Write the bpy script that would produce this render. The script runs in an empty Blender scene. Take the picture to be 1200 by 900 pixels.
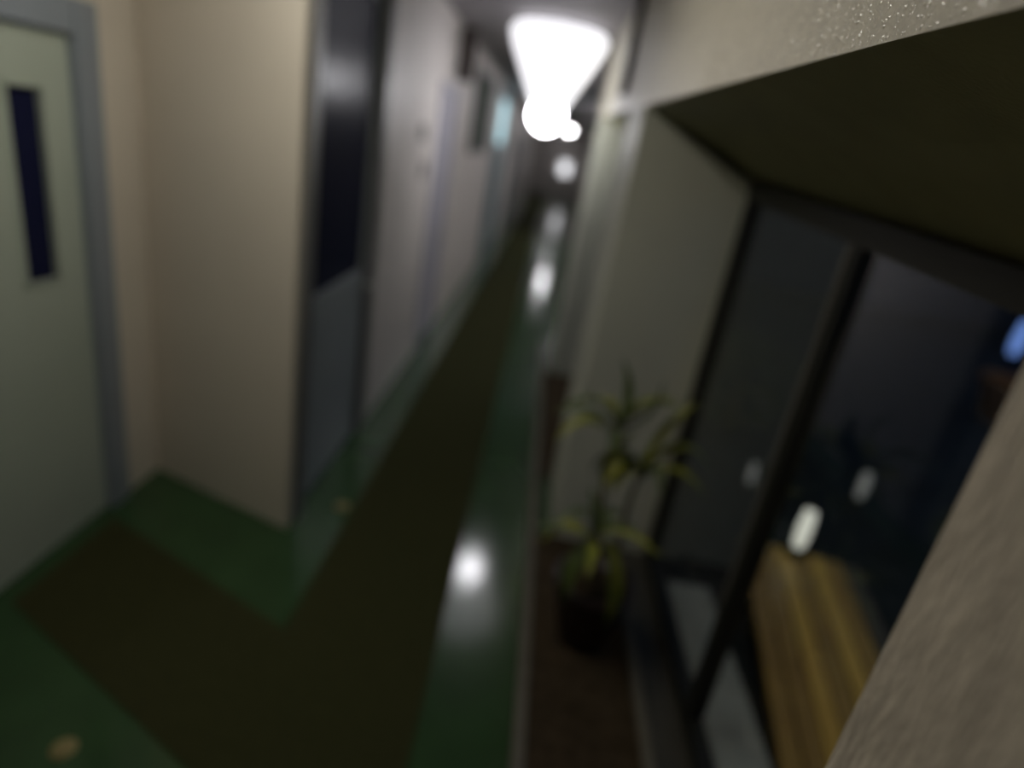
import bpy, bmesh, math, random
from mathutils import Vector, Matrix
S = bpy.context.scene
C = S.collection
random.seed(7)
PI = math.pi

# ---------------------------------------------------------------- camera
cam = bpy.data.cameras.new('camera'); camo = bpy.data.objects.new('camera', cam); C.objects.link(camo)
cam.sensor_fit = 'HORIZONTAL'; cam.sensor_width = 36.0
cam.lens = 36.0 * 720.0 / 1200.0
cam.clip_start = 0.02; cam.clip_end = 300
rt = (0.98462123, 0.17468645, -0.00238381)
d1 = (0.06482669, -0.3526572, 0.93350436)
dn = (-0.1622299, 0.91930275, 0.35855811)
ax = Vector((rt[0], d1[0], -dn[0])); ay = -Vector((rt[1], d1[1], -dn[1])); az = -Vector((rt[2], d1[2], -dn[2]))
camo.matrix_world = Matrix(((ax.x, ay.x, az.x, 0), (ax.y, ay.y, az.y, 0), (ax.z, ay.z, az.z, 1.875), (0, 0, 0, 1)))
S.camera = camo
# the photograph is focused on the pillar and beam right beside the lens; everything else is out of focus
cam.dof.use_dof = True
cam.dof.focus_distance = 0.66
cam.dof.aperture_fstop = 0.95
cam.dof.aperture_blades = 0

# ---------------------------------------------------------------- world, exposure
w = bpy.data.worlds.new('night'); S.world = w; w.use_nodes = True
bg = w.node_tree.nodes['Background']
bg.inputs[0].default_value = (0.25, 0.36, 0.62, 1); bg.inputs[1].default_value = 0.22
S.view_settings.view_transform = 'Standard'; S.view_settings.look = 'None'
S.view_settings.gamma = 1.0; S.view_settings.use_curve_mapping = False
S.view_settings.exposure = 0.0
S.cycles.use_denoising = True
S.cycles.max_bounces = 8; S.cycles.transparent_max_bounces = 12
S.cycles.caustics_reflective = False; S.cycles.caustics_refractive = False
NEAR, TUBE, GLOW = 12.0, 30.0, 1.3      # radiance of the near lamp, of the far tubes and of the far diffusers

# ---------------------------------------------------------------- materials
def mat(name, col, rough=0.6, spec=0.5, metal=0.0, var=0.0, vscale=3.0, bump=0.0, bscale=40.0, bdetail=4.0, emit=None, estr=0.0, col2=None, stretch=None, coat=0.0, bdist=0.01):
    m = bpy.data.materials.new(name); m.use_nodes = True
    nt = m.node_tree; b = nt.nodes['Principled BSDF']
    b.inputs['Base Color'].default_value = (*col, 1); b.inputs['Roughness'].default_value = rough
    b.inputs['Specular IOR Level'].default_value = spec; b.inputs['Metallic'].default_value = metal
    b.inputs['Coat Weight'].default_value = coat
    tc = nt.nodes.new('ShaderNodeTexCoord'); src = tc.outputs['Object']
    if stretch:
        mp = nt.nodes.new('ShaderNodeMapping'); mp.inputs['Scale'].default_value = stretch
        nt.links.new(src, mp.inputs['Vector']); src = mp.outputs['Vector']
    if var or col2:
        n = nt.nodes.new('ShaderNodeTexNoise'); n.inputs['Scale'].default_value = vscale; n.inputs['Detail'].default_value = 5
        r = nt.nodes.new('ShaderNodeValToRGB'); r.color_ramp.elements[0].position = 0.3; r.color_ramp.elements[1].position = 0.7
        c2 = col2 if col2 else tuple(min(1, c * (1 + var)) for c in col)
        c1 = col if col2 else tuple(c * (1 - var) for c in col)
        r.color_ramp.elements[0].color = (*c1, 1); r.color_ramp.elements[1].color = (*c2, 1)
        nt.links.new(src, n.inputs['Vector']); nt.links.new(n.outputs['Fac'], r.inputs['Fac']); nt.links.new(r.outputs['Color'], b.inputs['Base Color'])
    if bump:
        n = nt.nodes.new('ShaderNodeTexNoise'); n.inputs['Scale'].default_value = bscale; n.inputs['Detail'].default_value = bdetail
        bp = nt.nodes.new('ShaderNodeBump'); bp.inputs['Strength'].default_value = bump; bp.inputs['Distance'].default_value = bdist
        nt.links.new(src, n.inputs['Vector']); nt.links.new(n.outputs['Fac'], bp.inputs['Height']); nt.links.new(bp.outputs['Normal'], b.inputs['Normal'])
    if emit:
        b.inputs['Emission Color'].default_value = (*emit, 1); b.inputs['Emission Strength'].default_value = estr
    return m

def glass_mat(name, tint, rough=0.02):
    m = bpy.data.materials.new(name); m.use_nodes = True; nt = m.node_tree
    for n in list(nt.nodes): nt.nodes.remove(n)
    out = nt.nodes.new('ShaderNodeOutputMaterial'); mix = nt.nodes.new('ShaderNodeMixShader')
    tr = nt.nodes.new('ShaderNodeBsdfTransparent'); gl = nt.nodes.new('ShaderNodeBsdfGlossy'); fr = nt.nodes.new('ShaderNodeFresnel')
    tr.inputs[0].default_value = (*tint, 1); gl.inputs['Roughness'].default_value = rough; geo = nt.nodes.new('ShaderNodeNewGeometry'); ior = nt.nodes.new('ShaderNodeMapRange')
    ior.inputs['To Min'].default_value = 1.5; ior.inputs['To Max'].default_value = 1 / 1.5      # same Fresnel from either side of the thin pane
    nt.links.new(geo.outputs['Backfacing'], ior.inputs['Value']); nt.links.new(ior.outputs[0], fr.inputs['IOR'])
    nt.links.new(fr.outputs[0], mix.inputs[0]); nt.links.new(tr.outputs[0], mix.inputs[1]); nt.links.new(gl.outputs[0], mix.inputs[2])
    nt.links.new(mix.outputs[0], out.inputs[0]); return m

M = dict(
    wall=mat('beige wall paint', (0.62, 0.57, 0.48), 0.55, var=0.05, vscale=1.3, bump=0.08, bscale=60),
    wall_dim=mat('low bounce wall', (0.14, 0.13, 0.10), 0.6, var=0.05),
    wall_far=mat('pale grey wall paint', (0.55, 0.51, 0.48), 0.5, var=0.04, vscale=1.0, bump=0.06, bscale=50),
    wall_side=mat('warm grey plaster', (0.48, 0.49, 0.40), 0.6, var=0.06, vscale=2.0, bump=0.12, bscale=60),
    stucco=mat('sanded stucco', (0.60, 0.565, 0.455), 0.45, spec=0.4, var=0.10, vscale=30, bump=0.5, bscale=170, bdetail=3, bdist=0.006),
    quartz=mat('quartz grain', (0.70, 0.66, 0.54), 0.22, spec=1.0, coat=0.8),
    stucco_pillar=mat('combed stucco', (0.61, 0.55, 0.45), 0.6, spec=0.3, var=0.18, vscale=22, stretch=(1, 2.4, 0.6), bump=0.55, bscale=90, bdetail=6, bdist=0.007),
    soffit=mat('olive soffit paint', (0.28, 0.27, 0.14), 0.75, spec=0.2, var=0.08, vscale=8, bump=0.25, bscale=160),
    ceiling=mat('ceiling paint', (0.24, 0.225, 0.23), 0.7, var=0.04, vscale=2),
    green=mat('green floor coating', (0.026, 0.062, 0.022), 0.13, spec=0.5, var=0.12, vscale=5, bump=0.02, bscale=12),
    runner=mat('dark brown carpet', (0.036, 0.038, 0.015), 0.95, spec=0.05, var=0.16, vscale=60, bump=0.3, bscale=400),
    kerb=mat('pale concrete kerb', (0.11, 0.10, 0.075), 0.8, var=0.15, vscale=9, bump=0.2, bscale=70),
    soil=mat('brown soil', (0.050, 0.036, 0.020), 0.95, spec=0.1, var=0.35, vscale=25, bump=0.8, bscale=60, bdist=0.02),
    tile=mat('dark sill paving', (0.045, 0.042, 0.032), 0.6, var=0.2, vscale=10),
    door=mat('pale green door paint', (0.38, 0.43, 0.36), 0.45, var=0.03, vscale=2),
    frame=mat('blue grey frame paint', (0.22, 0.25, 0.28), 0.4, var=0.04, vscale=3),
    dframe=mat('dark grey frame', (0.13, 0.13, 0.13), 0.45),
    panel=mat('blue grey door panel', (0.27, 0.30, 0.32), 0.5, var=0.04, vscale=3),
    lavender=mat('lavender grey door', (0.42, 0.41, 0.47), 0.5, var=0.03),
    teal=mat('teal door paint', (0.09, 0.16, 0.19), 0.45, var=0.05),
    dglass=mat('dark room glass', (0.011, 0.013, 0.040), 0.26, spec=0.02),  # opaque navy colour stands in for the unlit room behind the pane
    board=mat('dark green felt', (0.05, 0.065, 0.05), 0.9, var=0.1, vscale=40),
    brown=mat('dark brown sign', (0.035, 0.025, 0.022), 0.5),
    black=mat('black plastic', (0.012, 0.012, 0.012), 0.4),
    steel=mat('brushed steel', (0.55, 0.54, 0.50), 0.35, metal=1.0),
    bronze=mat('dark bronze aluminium', (0.014, 0.014, 0.010), 0.5, spec=0.3),
    strip=mat('pale aluminium strip', (0.12, 0.115, 0.10), 0.5),
    housing=mat('white enamel', (0.75, 0.75, 0.75), 0.4),
    lit=mat('lit warm diffuser', (0.8, 0.8, 0.8), 0.4, emit=(1.0, 0.95, 0.86), estr=NEAR),
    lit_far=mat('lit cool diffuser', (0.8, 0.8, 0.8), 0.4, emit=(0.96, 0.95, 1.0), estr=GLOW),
    lit_end=mat('lit end lamp', (0.8, 0.8, 0.8), 0.4, emit=(0.96, 0.96, 1.0), estr=1.5),
    tube=mat('lit tube', (0.8, 0.8, 0.8), 0.4, emit=(0.97, 0.96, 1.0), estr=TUBE),
    lit_blue=mat('lit blue glass', (0.3, 0.4, 0.45), 0.3, emit=(0.50, 0.78, 0.85), estr=1.2),
    lantern=mat('lit lantern glass', (0.8, 0.8, 0.75), 0.3, emit=(1.0, 0.94, 0.78), estr=0.8),
    lantern2=mat('dim lantern glass', (0.8, 0.8, 0.75), 0.3, emit=(1.0, 0.95, 0.85), estr=0.12),
    warm=mat('lit warm fill globe', (0.8, 0.7, 0.5), 0.3, emit=(1.0, 0.80, 0.50), estr=95.0),
    bluelamp=mat('blue lamp glass', (0.2, 0.3, 0.5), 0.3, emit=(0.25, 0.42, 1.0), estr=0.8),
    wood=mat('golden deck wood', (0.60, 0.36, 0.055), 0.42, vscale=5, stretch=(9, 1, 1), col2=(0.74, 0.48, 0.09), bump=0.15, bscale=20),
    wood1=mat('brown deck wood', (0.30, 0.17, 0.03), 0.45, vscale=5, stretch=(9, 1, 1), col2=(0.46, 0.29, 0.06), bump=0.15, bscale=20),
    wood2=mat('grey deck wood', (0.06, 0.052, 0.035), 0.6, vscale=5, stretch=(9, 1, 1), col2=(0.09, 0.08, 0.05), bump=0.15, bscale=20),
    path=mat('grey concrete path', (0.34, 0.35, 0.31), 0.7, var=0.15, vscale=8, bump=0.2, bscale=60),
    ground=mat('dark night lawn', (0.020, 0.026, 0.030), 0.9, spec=0.1, var=0.3, vscale=4),
    gwall=mat('dark navy garden wall', (0.04, 0.055, 0.085), 0.8, var=0.15, vscale=3),
    hedge=mat('dark hedge leaf', (0.035, 0.05, 0.018), 0.7, var=0.3, vscale=20),
    terracotta=mat('terracotta', (0.45, 0.19, 0.06), 0.8, var=0.1, vscale=8),
    leaf=mat('yellow green leaf', (0.17, 0.20, 0.015), 0.5, vscale=7, col2=(0.27, 0.27, 0.028)),
    leafd=mat('dark green leaf', (0.05, 0.08, 0.02), 0.5, vscale=7, col2=(0.08, 0.11, 0.02)),
    cane=mat('plant cane', (0.13, 0.10, 0.05), 0.8, var=0.2, vscale=30),
    pot=mat('dark glazed pot', (0.022, 0.010, 0.008), 0.35, var=0.2, vscale=6),
    brass=mat('worn brass', (0.24, 0.20, 0.08), 0.55, metal=0.2),
)
PANE = glass_mat('clear window glass', (0.86, 0.90, 0.92))

# ---------------------------------------------------------------- helpers
def box(bm, x0, x1, y0, y1, z0, z1, bev=0.0):
    g = bmesh.ops.create_cube(bm, size=1.0); vs = g['verts']
    for v in vs:
        v.co = Vector(((x0 + x1) / 2 + v.co.x * (x1 - x0), (y0 + y1) / 2 + v.co.y * (y1 - y0), (z0 + z1) / 2 + v.co.z * (z1 - z0)))
    if bev:
        es = list({e for v in vs for e in v.link_edges})
        bmesh.ops.bevel(bm, geom=es, offset=bev, segments=2, affect='EDGES', profile=0.7)
def prism(bm, pts, z0, z1):
    lo = [bm.verts.new((x, y, z0)) for x, y in pts]; hi = [bm.verts.new((x, y, z1)) for x, y in pts]
    n = len(pts)
    bm.faces.new(lo[::-1]); bm.faces.new(hi)
    for i in range(n): bm.faces.new((lo[i], lo[(i + 1) % n], hi[(i + 1) % n], hi[i]))
def extr_y(bm, prof, y0, y1):                      # profile in XZ run along Y
    a = [bm.verts.new((x, y0, z)) for x, z in prof]; b = [bm.verts.new((x, y1, z)) for x, z in prof]
    n = len(prof); bm.faces.new(a); bm.faces.new(b[::-1])
    for i in range(n): bm.faces.new((a[(i + 1) % n], a[i], b[i], b[(i + 1) % n]))
def lathe(bm, prof, seg=28, c=(0, 0)):
    rings = [[bm.verts.new((c[0] + r * math.cos(2 * PI * k / seg), c[1] + r * math.sin(2 * PI * k / seg), z)) for k in range(seg)] for r, z in prof]
    for a, b in zip(rings, rings[1:]):
        for k in range(seg): bm.faces.new((a[k], a[(k + 1) % seg], b[(k + 1) % seg], b[k]))
    bm.faces.new(rings[0][::-1]); bm.faces.new(rings[-1])
def tube(bm, pts, rad, seg=10):
    pts = [Vector(p) for p in pts]; rings = []
    for i, p in enumerate(pts):
        t = (pts[min(i + 1, len(pts) - 1)] - pts[max(i - 1, 0)]).normalized()
        u = t.cross(Vector((0.3, 1, 0.2))).normalized(); v = t.cross(u)
        r = rad[i] if isinstance(rad, (list, tuple)) else rad
        rings.append([bm.verts.new(p + u * r * math.cos(2 * PI * k / seg) + v * r * math.sin(2 * PI * k / seg)) for k in range(seg)])
    for a, b in zip(rings, rings[1:]):
        for k in range(seg): bm.faces.new((a[k], a[(k + 1) % seg], b[(k + 1) % seg], b[k]))
    bm.faces.new(rings[0][::-1]); bm.faces.new(rings[-1])
def obj(name, bm, m, parent=None, smooth=False, loc=None):
    bmesh.ops.recalc_face_normals(bm, faces=bm.faces[:])
    me = bpy.data.meshes.new(name); bm.to_mesh(me); bm.free(); me.materials.append(m)
    if smooth:
        for p in me.polygons: p.use_smooth = True
    o = bpy.data.objects.new(name, me); C.objects.link(o)
    if loc: o.location = loc
    if parent: o.parent = parent
    return o
def bobj(name, b, m, parent=None, bev=0.0):
    bm = bmesh.new(); box(bm, *b, bev=bev); return obj(name, bm, m, parent)
def tag(o, label=None, cat=None, group=None, kind=None):
    if label: o['label'] = label
    if cat: o['category'] = cat
    if group: o['group'] = group
    if kind: o['kind'] = kind
    return o
def empty(name, loc=(0, 0, 0), rz=0, **k):
    o = bpy.data.objects.new(name, None); C.objects.link(o); o.location = loc; o.rotation_euler = (0, 0, rz); o.empty_display_size = 0.1
    return tag(o, **k)
def copy_tree(o, parent=None):
    c = o.copy(); C.objects.link(c); c.parent = parent
    for ch in list(o.children): copy_tree(ch, c)
    return c
ST = 'structure'
CZ = 2.75                                           # ceiling height
XL, XD, XF, XG = -0.95, -1.77, 0.33, 0.86           # left wall, recess wall, beam face, glass plane

# ---------------------------------------------------------------- floor and ceiling
tag(bobj('floor', (-2.0, 0.89, -1.8, 30.3, -0.12, 0.0), M['green']), 'glossy green coated corridor floor reflecting the ceiling lamps', 'floor', kind=ST)
tag(bobj('floor_far', (0.89, 1.6, 6.1, 30.3, -0.12, 0.0), M['green']), 'green floor of the wider far half of the corridor', 'floor', kind=ST)
tag(bobj('ceiling', (-2.0, 1.6, -1.8, 30.3, CZ, CZ + 0.12), M['ceiling']), 'grey painted ceiling of the long corridor', 'ceiling', kind=ST)

# ---------------------------------------------------------------- left side: recess with door, return wall, long corridor wall
def seg_wall(name, x0, x1, y0, y1, holes, m, label):
    """wall running along Y; holes = (y0, y1, z0, z1)"""
    bm = bmesh.new(); y = y0
    for a, b, z0, z1 in sorted(holes):
        if a > y: box(bm, x0, x1, y, a, 0, CZ)
        if z0 > 0: box(bm, x0, x1, a, b, 0, z0)
        if z1 < CZ: box(bm, x0, x1, a, b, z1, CZ)
        y = b
    if y < y1: box(bm, x0, x1, y, y1, 0, CZ)
    return tag(obj(name, bm, m), label, 'wall', kind=ST)
D1 = (1.47, 2.47, 0, 2.06)
seg_wall('wall_left_recess', XD - 0.15, XD, -1.8, 2.86, [D1], M['wall'], 'beige recess wall around the pale green door at the left edge')
bm = bmesh.new(); prism(bm, [(XD, 2.75), (XL, 2.44), (XL, 2.50), (XD, 2.86)], 0, CZ)
tag(obj('wall_return', bm, M['wall']), 'broad beige wall end facing the camera beside the recess', 'wall', kind=ST)
holes = [(2.50, 3.62, 0, 2.62), (5.22, 6.02, 0, 2.25), (10.3, 12.3, 0, 2.70), (15.0, 16.0, 0, 2.1), (21.0, 22.0, 0, 2.1)]
seg_wall('wall_left', XL - 0.15, XL, 2.50, 30.3, holes, M['wall_far'], 'long pale left corridor wall running to the bright end')
tag(bobj('wall_back', (-2.0, 1.6, -1.92, -1.8, 0, CZ), M['wall_dim']), 'wall behind the camera, darkened to cut bounce light', 'wall', kind=ST)  # unseen wall; its colour is kept dark to cut bounce light
tag(bobj('wall_end', (-2.0, 1.6, 30.2, 30.3, 0, CZ), M['wall_far']), 'pale wall closing the far end of the corridor', 'wall', kind=ST)

# door at the left edge
d = empty('door_1', (XD, 1.97, 0), label='pale green door with narrow dark glazed slot at left edge', cat='door', kind=ST)
def dbox(name, b, m, par, bev=0.0):
    o0 = d.location
    return bobj(name, (b[0] - o0.x, b[1] - o0.x, b[2] - o0.y, b[3] - o0.y, b[4] - o0.z, b[5] - o0.z), m, par, bev)
bm = bmesh.new(); L = d.location
for b in [(-0.10, 0.025, 0.40, 0.52, 0, 2.10), (-0.10, 0.025, -0.52, -0.40, 0, 2.10), (-0.10, 0.022, -0.40, 0.40, 1.98, 2.10)]: box(bm, *b, bev=0.006)
fr = obj('door_frame', bm, M['frame'], d); tag(fr, 'blue grey steel door frame')
bm = bmesh.new()
y0, y1 = -0.395, 0.395; w0, w1, z0, z1 = 0.10, 0.245, 1.13, 1.79
for b in [(-0.05, -0.005, y0, w0, 0.01, 1.975), (-0.05, -0.005, w1, y1, 0.01, 1.975), (-0.05, -0.005, w0, w1, 0.01, z0), (-0.05, -0.005, w0, w1, z1, 1.975)]: box(bm, *b)
leafd = obj('door_leaf', bm, M['door'], d)
tag(bobj('vision_panel', (-0.04, -0.02, w0, w1, z0, z1), M['dglass'], leafd), 'narrow dark glass slot')
bm = bmesh.new()
for b in [(-0.010, 0.001, w0 - 0.012, w0, z0 - 0.012, z1 + 0.012), (-0.010, 0.001, w1, w1 + 0.012, z0 - 0.012, z1 + 0.012), (-0.010, 0.001, w0 - 0.012, w1 + 0.012, z1, z1 + 0.012), (-0.010, 0.001, w0 - 0.012, w1 + 0.012, z0 - 0.012, z0)]: box(bm, *b)
obj('glazing_bead', bm, M['door'], leafd)
bm = bmesh.new(); tube(bm, [(-0.03, -0.32, 1.0), (0.02, -0.32, 1.0), (0.025, -0.31, 1.0), (0.025, -0.20, 1.0)], 0.011); obj('door_handle', bm, M['steel'], leafd, True)

# door with the tall dark glass, near end of corridor wall
def corridor_door(n, y0, y1, ztop, label, framem, lowm, glassm, zg0, zg1, handle=True):
    d = empty(n, (XL, (y0 + y1) / 2, 0), label=label, cat='door', kind=ST); h = (y1 - y0) / 2; f = 0.09
    bm = bmesh.new()
    for b in [(-0.12, 0.02, -h, -h + f, 0, ztop), (-0.12, 0.02, h - f, h, 0, ztop), (-0.12, 0.02, -h, h, ztop - 0.06, ztop)]: box(bm, *b, bev=0.005)
    obj('door_frame', bm, framem, d)
    bm = bmesh.new(); a, b2 = -h + f, h - f; s = 0.07; t = ztop - 0.06
    if glassm:
        for b in [(-0.07, -0.02, a, a + s, 0.01, t), (-0.07, -0.02, b2 - s, b2, 0.01, t), (-0.07, -0.02, a + s, b2 - s, 0.01, zg0), (-0.07, -0.02, a + s, b2 - s, zg1, t)]: box(bm, *b)
    else: box(bm, -0.07, -0.02, a, b2, 0.01, t, bev=0.004)
    lf = obj('door_leaf', bm, lowm, d)
    if glassm: tag(bobj('glass_pane', (-0.055, -0.035, a + s, b2 - s, zg0, zg1), glassm, lf))
    if handle:
        bm = bmesh.new(); tube(bm, [(-0.02, h - f - 0.05, 1.0), (0.03, h - f - 0.05, 1.0), (0.035, h - f - 0.06, 1.0), (0.035, h - f - 0.17, 1.0)], 0.01); obj('door_handle', bm, M['steel'], lf, True)
    return d
corridor_door('door_2', 2.50, 3.62, 2.62, 'dark glazed door with blue grey lower panel beside the beige wall end', M['dframe'], M['panel'], M['dglass'], 1.08, 2.42)
corridor_door('door_3', 5.22, 6.02, 2.25, 'plain lavender grey door under the dark projecting sign', M['lavender'], M['lavender'], None, 0, 0)
corridor_door('door_4', 10.3, 12.3, 2.70, 'teal door with glowing pale blue upper glass far down the corridor', M['teal'], M['teal'], M['lit_blue'], 1.85, 2.55)
corridor_door('door_5', 15.0, 16.0, 2.1, 'dark door beyond the teal door on the left wall', M['teal'], M['dframe'], None, 0, 0)
corridor_door('door_6', 21.0, 22.0, 2.1, 'distant pale door near the corridor end', M['lavender'], M['panel'], None, 0, 0)

# small plates, projecting sign, noticeboard on the left wall
def plate(name, y, z, hy, hz, m, m2, label, cat):
    o = empty(name, (XL, y, z), label=label, cat=cat)
    bobj('back_plate', (0.0, 0.012, -hy, hy, -hz, hz), m, o, bev=0.003); bobj('rocker', (0.012, 0.02, -hy * 0.45, hy * 0.45, -hz * 0.5, hz * 0.5), m2, o, bev=0.002)
plate('room_sign', 4.67, 1.85, 0.07, 0.06, M['dframe'], M['black'], 'small dark room sign plate, upper of two on the wall', 'sign')
plate('light_switch', 4.81, 1.59, 0.06, 0.06, M['dframe'], M['black'], 'small dark switch plate below the room sign', 'switch')
o = empty('projecting_sign', (XL, 5.72, 2.3), label='dark brown blade sign projecting from left wall at ceiling', cat='sign')
bobj('sign_panel', (0.03, 0.16, -0.025, 0.025, 0.0, 0.40), M['brown'], o, bev=0.006); bobj('bracket', (0.0, 0.03, -0.012, 0.012, 0.30, 0.34), M['steel'], o); bobj('bracket', (0.0, 0.03, -0.012, 0.012, 0.06, 0.10), M['steel'], o)
o = empty('noticeboard', (XL, 8.0, 2.15), label='dark green noticeboard on the pale wall before the teal door', cat='noticeboard')
bobj('felt', (0.0, 0.02, -0.76, 0.76, -0.40, 0.40), M['board'], o)
bm = bmesh.new()
for b in [(0, 0.035, -0.8, -0.76, -0.44, 0.44), (0, 0.035, 0.76, 0.8, -0.44, 0.44), (0, 0.035, -0.76, 0.76, 0.40, 0.44), (0, 0.035, -0.76, 0.76, -0.44, -0.40)]: box(bm, *b)
obj('board_frame', bm, M['dframe'], o)

# ---------------------------------------------------------------- right side: beam, splayed soffit, pillars, glazing
YB0, YB1 = -1.8, 6.2
def zout(y): return 2.035 + 0.034 * (y - 0.6)      # lower edge of the beam at the corridor
def zin(y): return 1.815 + 0.045 * (y - 1.25)      # lower edge of the beam at the glass
bm = bmesh.new(); extr_y(bm, [(XF, 2.09), (XF, CZ), (0.95, CZ), (0.95, 1.89)], YB0, YB1)
for v in bm.verts:
    if v.co.z < CZ - 0.1: v.co.z = zout(v.co.y) if v.co.x < 0.5 else zin(v.co.y) - 0.02
bm.faces.ensure_lookup_table()
beam = obj('trim_1', bm, M['stucco']); tag(beam, 'deep stucco beam along the right with dark splayed underside', 'beam', kind=ST)
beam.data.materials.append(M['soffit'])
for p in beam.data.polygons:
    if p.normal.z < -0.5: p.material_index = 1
bm = bmesh.new()                                   # quartz grains standing proud of the stucco, where it is close enough to see them
gr = random.Random(3)
for k in range(5200):
    y = gr.uniform(0.42, 1.7); z = zout(y) + 0.004 + gr.random() ** 1.3 * 0.5
    a = gr.uniform(0.0012, 0.0032); h = a * gr.uniform(0.35, 0.8); t0 = gr.random() * PI; n = 6
    ring = [bm.verts.new((XF + 0.0003, y + a * math.cos(t0 + q * PI / 3) * gr.uniform(0.7, 1.2), z + a * 1.3 * math.sin(t0 + q * PI / 3))) for q in range(n)]
    tip = bm.verts.new((XF - h, y + gr.uniform(-0.3, 0.3) * a, z + gr.uniform(-0.3, 0.3) * a))
    for q in range(n): bm.faces.new((ring[q], ring[(q + 1) % n], tip))
tag(obj('quartz_grains', bm, M['quartz'], beam, True), 'pale quartz grains glinting in the stucco', kind='stuff')
def pillar(n, y0, y1, m, label):
    bm = bmesh.new(); box(bm, XF, 0.89, y0, y1, 0, 2.0, bev=0.0)
    # top follows the splayed soffit
    for v in bm.verts:
        if v.co.z > 1: v.co.z = zout(v.co.y) if v.co.x < 0.5 else zin(v.co.y) - 0.02
    return tag(obj(n, bm, m), label, 'pillar', kind=ST)
pillar('wall_right_near', -1.8, 0.405, M['stucco_pillar'], 'rough stucco pillar close to the camera at lower right')
pillar('wall_right_middle', 2.75, 3.35, M['wall_side'], 'grey plaster pillar behind the potted plant')
pillar('wall_right_far', 5.3, 6.2, M['wall_side'], 'narrow grey pillar beyond the plant pillar')
tag(bobj('wall_right', (1.35, 1.5, 6.2, 30.3, 0, CZ), M['wall_far']), 'pale right corridor wall set back beyond the pillars', 'wall', kind=ST)
tag(bobj('wall_right_return', (0.89, 1.5, 6.1, 6.2, 0, CZ), M['wall_far']), 'short wall joining the far pillar to the set-back wall', 'wall', kind=ST)

def glazing(n, y0, y1, mull, label):
    r = empty(n, (XG, (y0 + y1) / 2, 0), label=label, cat='window', kind=ST); cy = (y0 + y1) / 2
    def upright(name, x, a, b, z0, m, par, drop):
        bm = bmesh.new(); box(bm, -x, x, a - cy, b - cy, z0, 1.5)
        for v in bm.verts:
            if v.co.z > 1: v.co.z = zin(v.co.y + cy) - drop
        return obj(name, bm, m, par)
    bm = bmesh.new(); box(bm, -0.03, 0.03, y0 - cy, y1 - cy, 0, 1)
    for v in bm.verts: v.co.z = zin(v.co.y + cy) + (0.012 if v.co.z > 0.5 else -0.06)
    obj('head_rail', bm, M['bronze'], r); bobj('sill_rail', (-0.03, 0.03, y0 - cy, y1 - cy, 0.0, 0.07), M['bronze'], r)
    upright('jamb', 0.03, y0, y0 + 0.05, 0.07, M['bronze'], r, 0.06); upright('jamb', 0.03, y1 - 0.05, y1, 0.07, M['bronze'], r, 0.06)
    ys = [y0 + 0.05] + mull + [y1 - 0.05]
    for mm in mull:
        mo = upright('mullion', 0.026, mm - 0.032, mm + 0.032, 0.07, M['bronze'], r, 0.06)
        tag(bobj('edge_strip', (-0.032, -0.025, mm + 0.014 - cy, mm + 0.030 - cy, 0.55, zin(mm) - 0.06), M['strip'], mo), 'pale aluminium edge strip')
    for a, b in zip(ys, ys[1:]): upright('glass_pane', 0.005, a, b, 0.07, PANE, r, 0.06)
glazing('window_1', 0.405, 2.75, [1.72], 'dark framed floor to soffit glazing between the two pillars')
glazing('window_2', 3.35, 5.3, [4.3], 'dark framed glazing in the bay beyond the plant pillar')

# conduit on the beam
o = empty('conduit', (XF, 3.7, 2.2), label='dark vertical conduit with clips on the beam face', cat='pipe')
bm = bmesh.new(); tube(bm, [(-0.022, 0, 0.02), (-0.022, 0, CZ - 2.2)], 0.02, 12); obj('pipe', bm, M['brown'], o, True)
for z in (0.12, 0.42): bobj('pipe_clip', (-0.046, 0, -0.028, 0.028, z, z + 0.025), M['dframe'], o)

# kerbs, planting bed, sill paving, brass discs
tag(bobj('trim_2', (0.205, 0.25, 0.43, 6.2, 0.0, 0.045), M['kerb'], bev=0.006), 'pale kerb between green floor and planting bed', 'kerb', kind=ST)
tag(bobj('trim_3', (0.65, 0.69, 0.43, 2.75, 0.0, 0.05), M['kerb'], bev=0.006), 'pale inner kerb between planting bed and glazing', 'kerb', kind=ST)
bm = bmesh.new(); n = 40
g = bmesh.ops.create_grid(bm, x_segments=8, y_segments=n, size=1.0)
for v in g['verts']:
    v.co = Vector((0.45 + v.co.x * 0.2, 1.59 + v.co.y * 1.16, 0.015 + 0.010 * random.random()))
tag(obj('planting_bed', bm, M['soil']), 'strip of bare brown soil between the two kerbs', 'soil', kind='stuff')
tag(bobj('trim_4', (0.69, 0.83, 0.43, 2.75, 0.0, 0.012), M['tile']), 'dark paving strip along the foot of the glazing', 'paving', kind=ST)
bm = bmesh.new(); g = bmesh.ops.create_grid(bm, x_segments=4, y_segments=n, size=1.0)
for v in g['verts']: v.co = Vector((0.59 + v.co.x * 0.33, 4.32 + v.co.y * 0.97, 0.02 + 0.01 * random.random()))
tag(obj('planting_bed', bm, M['soil']), 'soil strip in the bay beyond the plant pillar', 'soil', kind='stuff')

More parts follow.
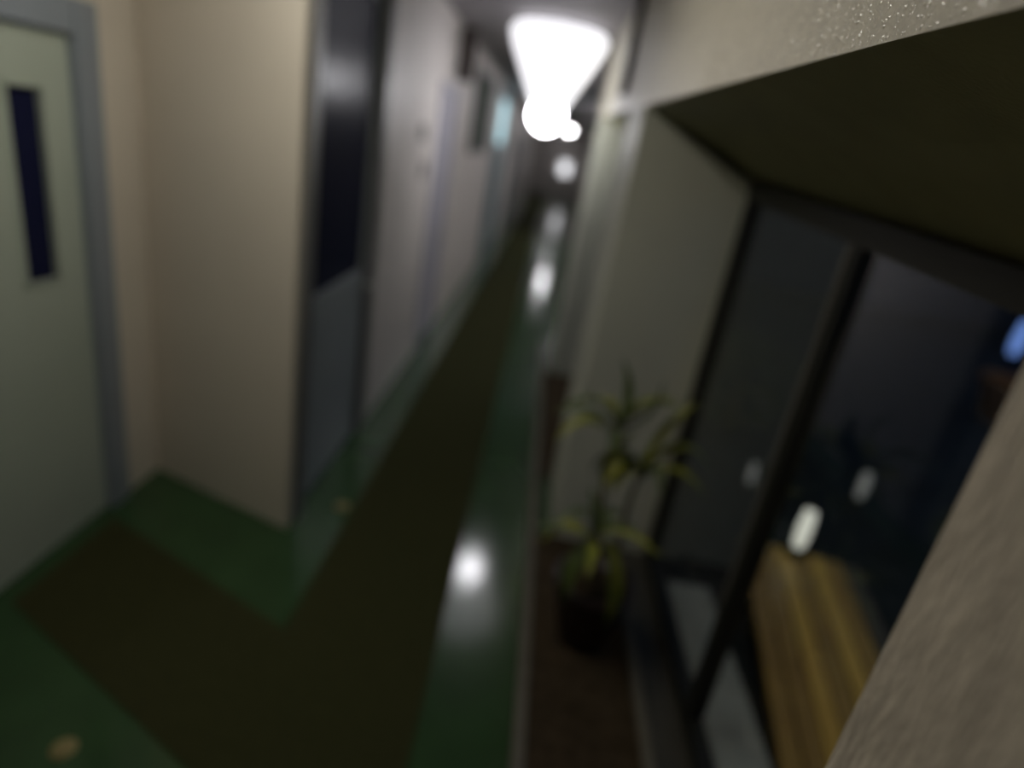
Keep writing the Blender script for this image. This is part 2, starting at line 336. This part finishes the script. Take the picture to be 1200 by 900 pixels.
# carpet runner with its branch to the door
bm = bmesh.new(); prism(bm, [(-0.71, -1.2), (-0.12, -1.2), (-0.12, 30.1), (-0.71, 30.1), (-0.71, 1.83), (-1.70, 2.30), (-1.70, 1.73), (-0.71, 1.22)], 0.0005, 0.006)
tag(obj('carpet_runner', bm, M['runner']), 'dark brown carpet runner along the corridor with a branch to the door', 'carpet')
def disc(x, y, label):
    o = empty('floor_socket', (x, y, 0), label=label, cat='floor socket')
    bm = bmesh.new(); lathe(bm, [(0.035, 0.0), (0.035, 0.004), (0.030, 0.007)], 24); obj('rim', bm, M['brass'], o)
    bm = bmesh.new(); lathe(bm, [(0.024, 0.007), (0.022, 0.011)], 20); obj('lid', bm, M['brass'], o)
disc(-0.765, 2.70, 'small yellowish brass disc on green floor by the dark glazed door')
disc(-1.13, 1.24, 'small yellowish brass disc on green floor at lower left corner')

# ---------------------------------------------------------------- ceiling lamps
def lamp(x, y, mlit, mtube, label, w=0.30, l=1.2, tw=0.16, tl=0.9):
    o = empty('ceiling_light', (x, y, CZ), label=label, cat='lamp', group='fluorescent ceiling lights along the corridor')
    bobj('housing', (-w * 0.28, w * 0.28, -l / 2, l / 2, -0.05, 0.0), M['housing'], o)
    bm = bmesh.new(); h = w / 2
    extr_y(bm, [(-h, -0.06), (-h, -0.075), (-h * 0.8, -0.10), (h * 0.8, -0.10), (h, -0.075), (h, -0.06), (h * 0.5, -0.05), (-h * 0.5, -0.05)], -l / 2 + 0.02, l / 2 - 0.02); obj('diffuser', bm, mlit, o)
    for s in (-1, 1): bobj('end_cap', (-h, h, s * l / 2 - 0.02, s * l / 2 + 0.02, -0.102, 0), M['housing'], o)
    if mtube:
        bm = bmesh.new(); tube(bm, [(0, -tl / 2, -0.10), (0, tl / 2, -0.10)], tw / 2, 14); obj('tube', bm, mtube, o, True)
lamp(-0.82, 1.66, M['lit'], None, 'lit fluorescent ceiling light nearest the photographer')
# bright globe under a glowing cone added to stand in for the lamp's glare
o = empty('glare_lamp', (-0.11, 5.10, CZ), label='bright lamp globe under a glowing white cone added for its glare', cat='lamp')
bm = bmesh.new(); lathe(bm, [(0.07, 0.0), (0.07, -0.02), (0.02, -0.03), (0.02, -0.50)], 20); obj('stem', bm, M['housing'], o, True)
bm = bmesh.new(); lathe(bm, [(0.025, -0.05), (0.34, -0.06), (0.36, -0.10), (0.33, -0.19), (0.24, -0.36), (0.17, -0.49), (0.135, -0.56), (0.025, -0.56)], 40); obj('glare_cone', bm, M['lit_far'], o, True)
bm = bmesh.new(); lathe(bm, [(0.125 * math.cos(t), -0.63 + 0.125 * math.sin(t)) for t in [PI / 2 - 0.02 - (PI - 0.04) * k / 12 for k in range(13)]][::-1], 28); obj('globe', bm, M['tube'], o, True)
for yy, nm in ((8.0, 'first'), (12.0, 'second'), (14.2, 'third')):  # added lamps, hidden by the beam, that brighten the far corridor
    lamp(0.95, yy, M['lit_far'], M['tube'], nm + ' unseen ceiling light added behind the beam to brighten the far corridor')
lamp(0.37, 22.5, M['lit_far'], M['tube'], 'ceiling light on the right far down the corridor', tw=0.2)
lamp(0.30, 29.2, M['lit_far'], None, 'last ceiling light, added to brighten the end wall', w=0.7)  # added lamp that lifts the tone of the end wall
o = empty('wall_lamp', (0.60, 30.2, 1.25), label='glowing square lamp on the far end wall of the corridor', cat='lamp')
bobj('back_plate', (-0.26, 0.26, -0.03, 0.0, -0.32, 0.32), M['dframe'], o, bev=0.004); bobj('diffuser', (-0.22, 0.22, -0.10, -0.03, -0.28, 0.28), M['lit_end'], o, bev=0.02)

# ---------------------------------------------------------------- potted plant
PX, PY = 0.46, 2.05
pl = empty('potted_plant', (PX, PY, 0.03), label='yellow green leafy cane plant in dark pot before grey pillar', cat='plant')
bm = bmesh.new(); lathe(bm, [(0.10, 0.0), (0.125, 0.10), (0.15, 0.25), (0.165, 0.27), (0.165, 0.30), (0.145, 0.30), (0.14, 0.255), (0.02, 0.25)], 32); obj('pot', bm, M['pot'], pl, True)
bm = bmesh.new(); lathe(bm, [(0.139, 0.2555), (0.10, 0.268), (0.01, 0.272)], 24); obj('potting_soil', bm, M['soil'], pl, True)
canes = [((-0.03, 0.02), (-0.05, 0.05), 0.95), ((0.03, -0.03), (0.07, 0.0), 0.80), ((-0.01, -0.05), (-0.06, -0.08), 0.55)]
tops = []
for (bx, by), (tx, ty), h in canes:
    bm = bmesh.new(); pts = [(bx + (tx - bx) * t + 0.012 * math.sin(6 * t), by + (ty - by) * t, 0.25 + (h - 0.25) * t) for t in [i / 8 for i in range(9)]]
    tube(bm, pts, [0.014 - 0.005 * i / 8 for i in range(9)], 8); obj('cane', bm, M['cane'], pl, True); tops.append(Vector(pts[-1]))
def leaf(a, b, wd, sag, m):
    a = Vector(a); b = Vector(b); bm = bmesh.new(); N = 9; rows = []
    side = (b - a).cross(Vector((0, 0, 1)));
    if side.length < 1e-3: side = Vector((1, 0, 0))
    side.normalize(); up = side.cross(b - a).normalized()
    for i in range(N + 1):
        t = i / N; p = a.lerp(b, t) + up * sag * 4 * t * (1 - t)
        wv = wd * max(0.06, math.sin(PI * min(1, t * 0.93 + 0.07)) ** 0.75)
        rows.append([bm.verts.new(p - side * wv + up * wv * 0.35), bm.verts.new(p - side * wv * 0.5 + up * wv * 0.1), bm.verts.new(p), bm.verts.new(p + side * wv * 0.5 + up * wv * 0.1), bm.verts.new(p + side * wv + up * wv * 0.35)])
    for r0, r1 in zip(rows, rows[1:]):
        for k in range(4): bm.faces.new((r0[k], r0[k + 1], r1[k + 1], r1[k]))
    return obj('leaf', bm, m, pl, True)
# leaves that stand out in the photograph (offsets from the pot foot)
K = [((-0.05, 0.05, 0.90), (-0.27, 0.02, 0.86), 0.030, 0.07, 'leaf'), ((-0.05, 0.05, 0.93), (0.06, 0.0, 1.17), 0.040, -0.05, 'leafd'),
     ((-0.05, 0.04, 0.70), (0.00, -0.03, 0.98), 0.042, 0.02, 'leaf'), ((0.07, 0.0, 0.78), (0.20, 0.03, 1.10), 0.030, 0.03, 'leaf'),
     ((0.07, 0.0, 0.80), (0.34, 0.02, 0.83), 0.034, 0.11, 'leaf'), ((-0.06, -0.08, 0.52), (-0.25, -0.08, 0.47), 0.036, 0.07, 'leaf'),
     ((-0.02, -0.10, 0.56), (0.04, -0.17, 0.22), 0.040, 0.04, 'leaf'), ((-0.06, -0.08, 0.54), (-0.12, -0.14, 0.28), 0.036, 0.05, 'leafd'),
     ((0.07, 0.0, 0.79), (-0.04, -0.07, 0.74), 0.038, 0.06, 'leaf'), ((-0.05, 0.05, 0.94), (-0.10, 0.02, 1.22), 0.028, 0.03, 'leafd')]
for a, b, wd, sg, mm in K: leaf(a, b, wd, sg, M[mm])
for t in tops:
    for k in range(7):
        an = 2 * PI * (k + random.random() * 0.6) / 7; ln = random.uniform(0.16, 0.30); el = random.uniform(-0.5, 0.9)
        e = t + Vector((math.cos(an) * ln * math.cos(el), math.sin(an) * ln * math.cos(el) * 0.8, math.sin(el) * ln))
        leaf(t - Vector((0, 0, 0.04 * random.random())), e, random.uniform(0.018, 0.03), random.uniform(0.03, 0.08), M['leafd' if random.random() < 0.65 else 'leaf'])

# ---------------------------------------------------------------- outside the glass
tag(bobj('ground', (0.9, 40, -10, 40, -0.22, -0.12), M['ground']), 'dark night lawn outside the glazing', 'ground', kind=ST)
tag(bobj('path', (0.92, 1.14, 0.2, 2.58, -0.12, -0.01), M['path']), 'grey concrete path strip outside along the glazing', 'path', kind=ST)
A = math.radians(-11)
dk = empty('deck', (1.06, 1.05, -0.12), A, label='golden wooden deck of long boards outside the glazing', cat='deck')
bw = 0.092
for i in range(7):
    y0 = 0.10 + 0.03 * random.random()
    b = bobj('board', (i * bw + 0.004, (i + 1) * bw - 0.006, 0.0 - y0, 2.10, 0.075, 0.115 + 0.004 * random.random()), M[('wood1', 'wood1', 'wood', 'wood1', 'wood', 'wood1', 'wood2')[i]], dk, bev=0.004)
    if i == 6: tag(b, 'grey outer board')  # outermost board is greyer than the others
for y in (0.1, 0.75, 1.4, 1.95): bobj('joist', (0.0, 7 * bw, y, y + 0.05, 0.0, 0.075), M['wood2'], dk)
def lantern(x, y, z, s, m, label):
    o = empty('garden_lantern', (x, y, z), label=label, cat='lantern')
    bm = bmesh.new(); lathe(bm, [(0.06 * s, 0), (0.06 * s, 0.015 * s), (0.02 * s, 0.03 * s), (0.02 * s, 0.05 * s)], 20); obj('base', bm, M['bronze'], o, True)
    bm = bmesh.new(); lathe(bm, [(0.025 * s, 0.05 * s), (0.036 * s, 0.08 * s), (0.040 * s, 0.2 * s), (0.032 * s, 0.29 * s), (0.02 * s, 0.32 * s)], 24); obj('glass_globe', bm, m, o, True)
    bm = bmesh.new(); lathe(bm, [(0.03 * s, 0.318 * s), (0.03 * s, 0.33 * s), (0.008 * s, 0.35 * s)], 16); obj('cap', bm, M['bronze'], o, True)
lantern(1.74, 3.02, 0.0, 0.95, M['lantern'], 'bright white lantern standing on the far end of the deck')
lantern(2.62, 4.05, -0.12, 0.8, M['lantern2'], 'faint lantern on the dark lawn beyond the deck')
lantern(1.80, 4.0, -0.12, 0.6, M['lantern2'], 'faintest small lantern on the lawn just left of the mullion')
lantern(8.2, 10.4, -0.12, 2.2, M['bluelamp'], 'blue lamp on the dark lawn at the right edge')
o = empty('deck_fill_lamp', (0.95, 1.15, 2.25), label='unseen warm lamp added on the outer face of the beam to light the deck', cat='lamp')  # hidden lamp added to brighten the deck boards
bobj('back_plate', (0.0, 0.03, -0.09, 0.09, -0.12, 0.12), M['bronze'], o)
bm = bmesh.new(); lathe(bm, [(0.02, -0.10), (0.06, -0.08), (0.07, 0.0), (0.06, 0.08), (0.02, 0.10)], 20, (0.10, 0)); obj('glass_globe', bm, M['warm'], o, True)
o = empty('garden_pot', (5.45, 6.75, -0.12), label='orange terracotta pot on the dark lawn at right', cat='pot')
bm = bmesh.new(); lathe(bm, [(0.16, 0), (0.26, 0.42), (0.29, 0.43), (0.29, 0.5), (0.25, 0.5), (0.23, 0.42), (0.02, 0.41)], 28); obj('pot_body', bm, M['terracotta'], o, True)
bm = bmesh.new(); lathe(bm, [(0.225, 0.42), (0.02, 0.44)], 20); obj('potting_soil', bm, M['soil'], o)
tag(bobj('wall_garden', (1.0, 16, 14.0, 14.2, -0.12, 2.6), M['gwall']), 'dark navy garden wall far outside the glazing', 'wall', kind=ST)
tag(bobj('wall_garden_side', (12.0, 12.2, -8, 14.0, -0.12, 2.6), M['gwall']), 'dark navy garden side wall beyond the lawn', 'wall', kind=ST)
def shrub(x, y, r, label):
    o = empty('shrub', (x, y, -0.12), label=label, cat='shrub')
    bm = bmesh.new(); tube(bm, [(0, 0, 0), (0.02, 0, r * 0.9)], 0.03, 8); obj('stem', bm, M['cane'], o)
    bm = bmesh.new()
    for k in range(420):
        v = Vector((random.gauss(0, 1), random.gauss(0, 1), random.gauss(0, 1))).normalized() * r * (0.6 + 0.4 * random.random()); v.z = v.z * 0.9 + r * 0.95
        u = Vector((random.gauss(0, 1), random.gauss(0, 1), random.gauss(0, 1))).normalized(); q = u.orthogonal().normalized(); s = 0.05
        f = [bm.verts.new(v + u * s), bm.verts.new(v + q * s * 0.5), bm.verts.new(v - u * s), bm.verts.new(v - q * s * 0.5)]; bm.faces.new(f)
    tag(obj('foliage', bm, M['hedge'], o), kind='stuff')
shrub(2.95, 3.35, 0.22, 'low dark green shrub on the lawn right of the deck')
shrub(1.9, 5.0, 0.5, 'dark shrub on the lawn behind the mullion')
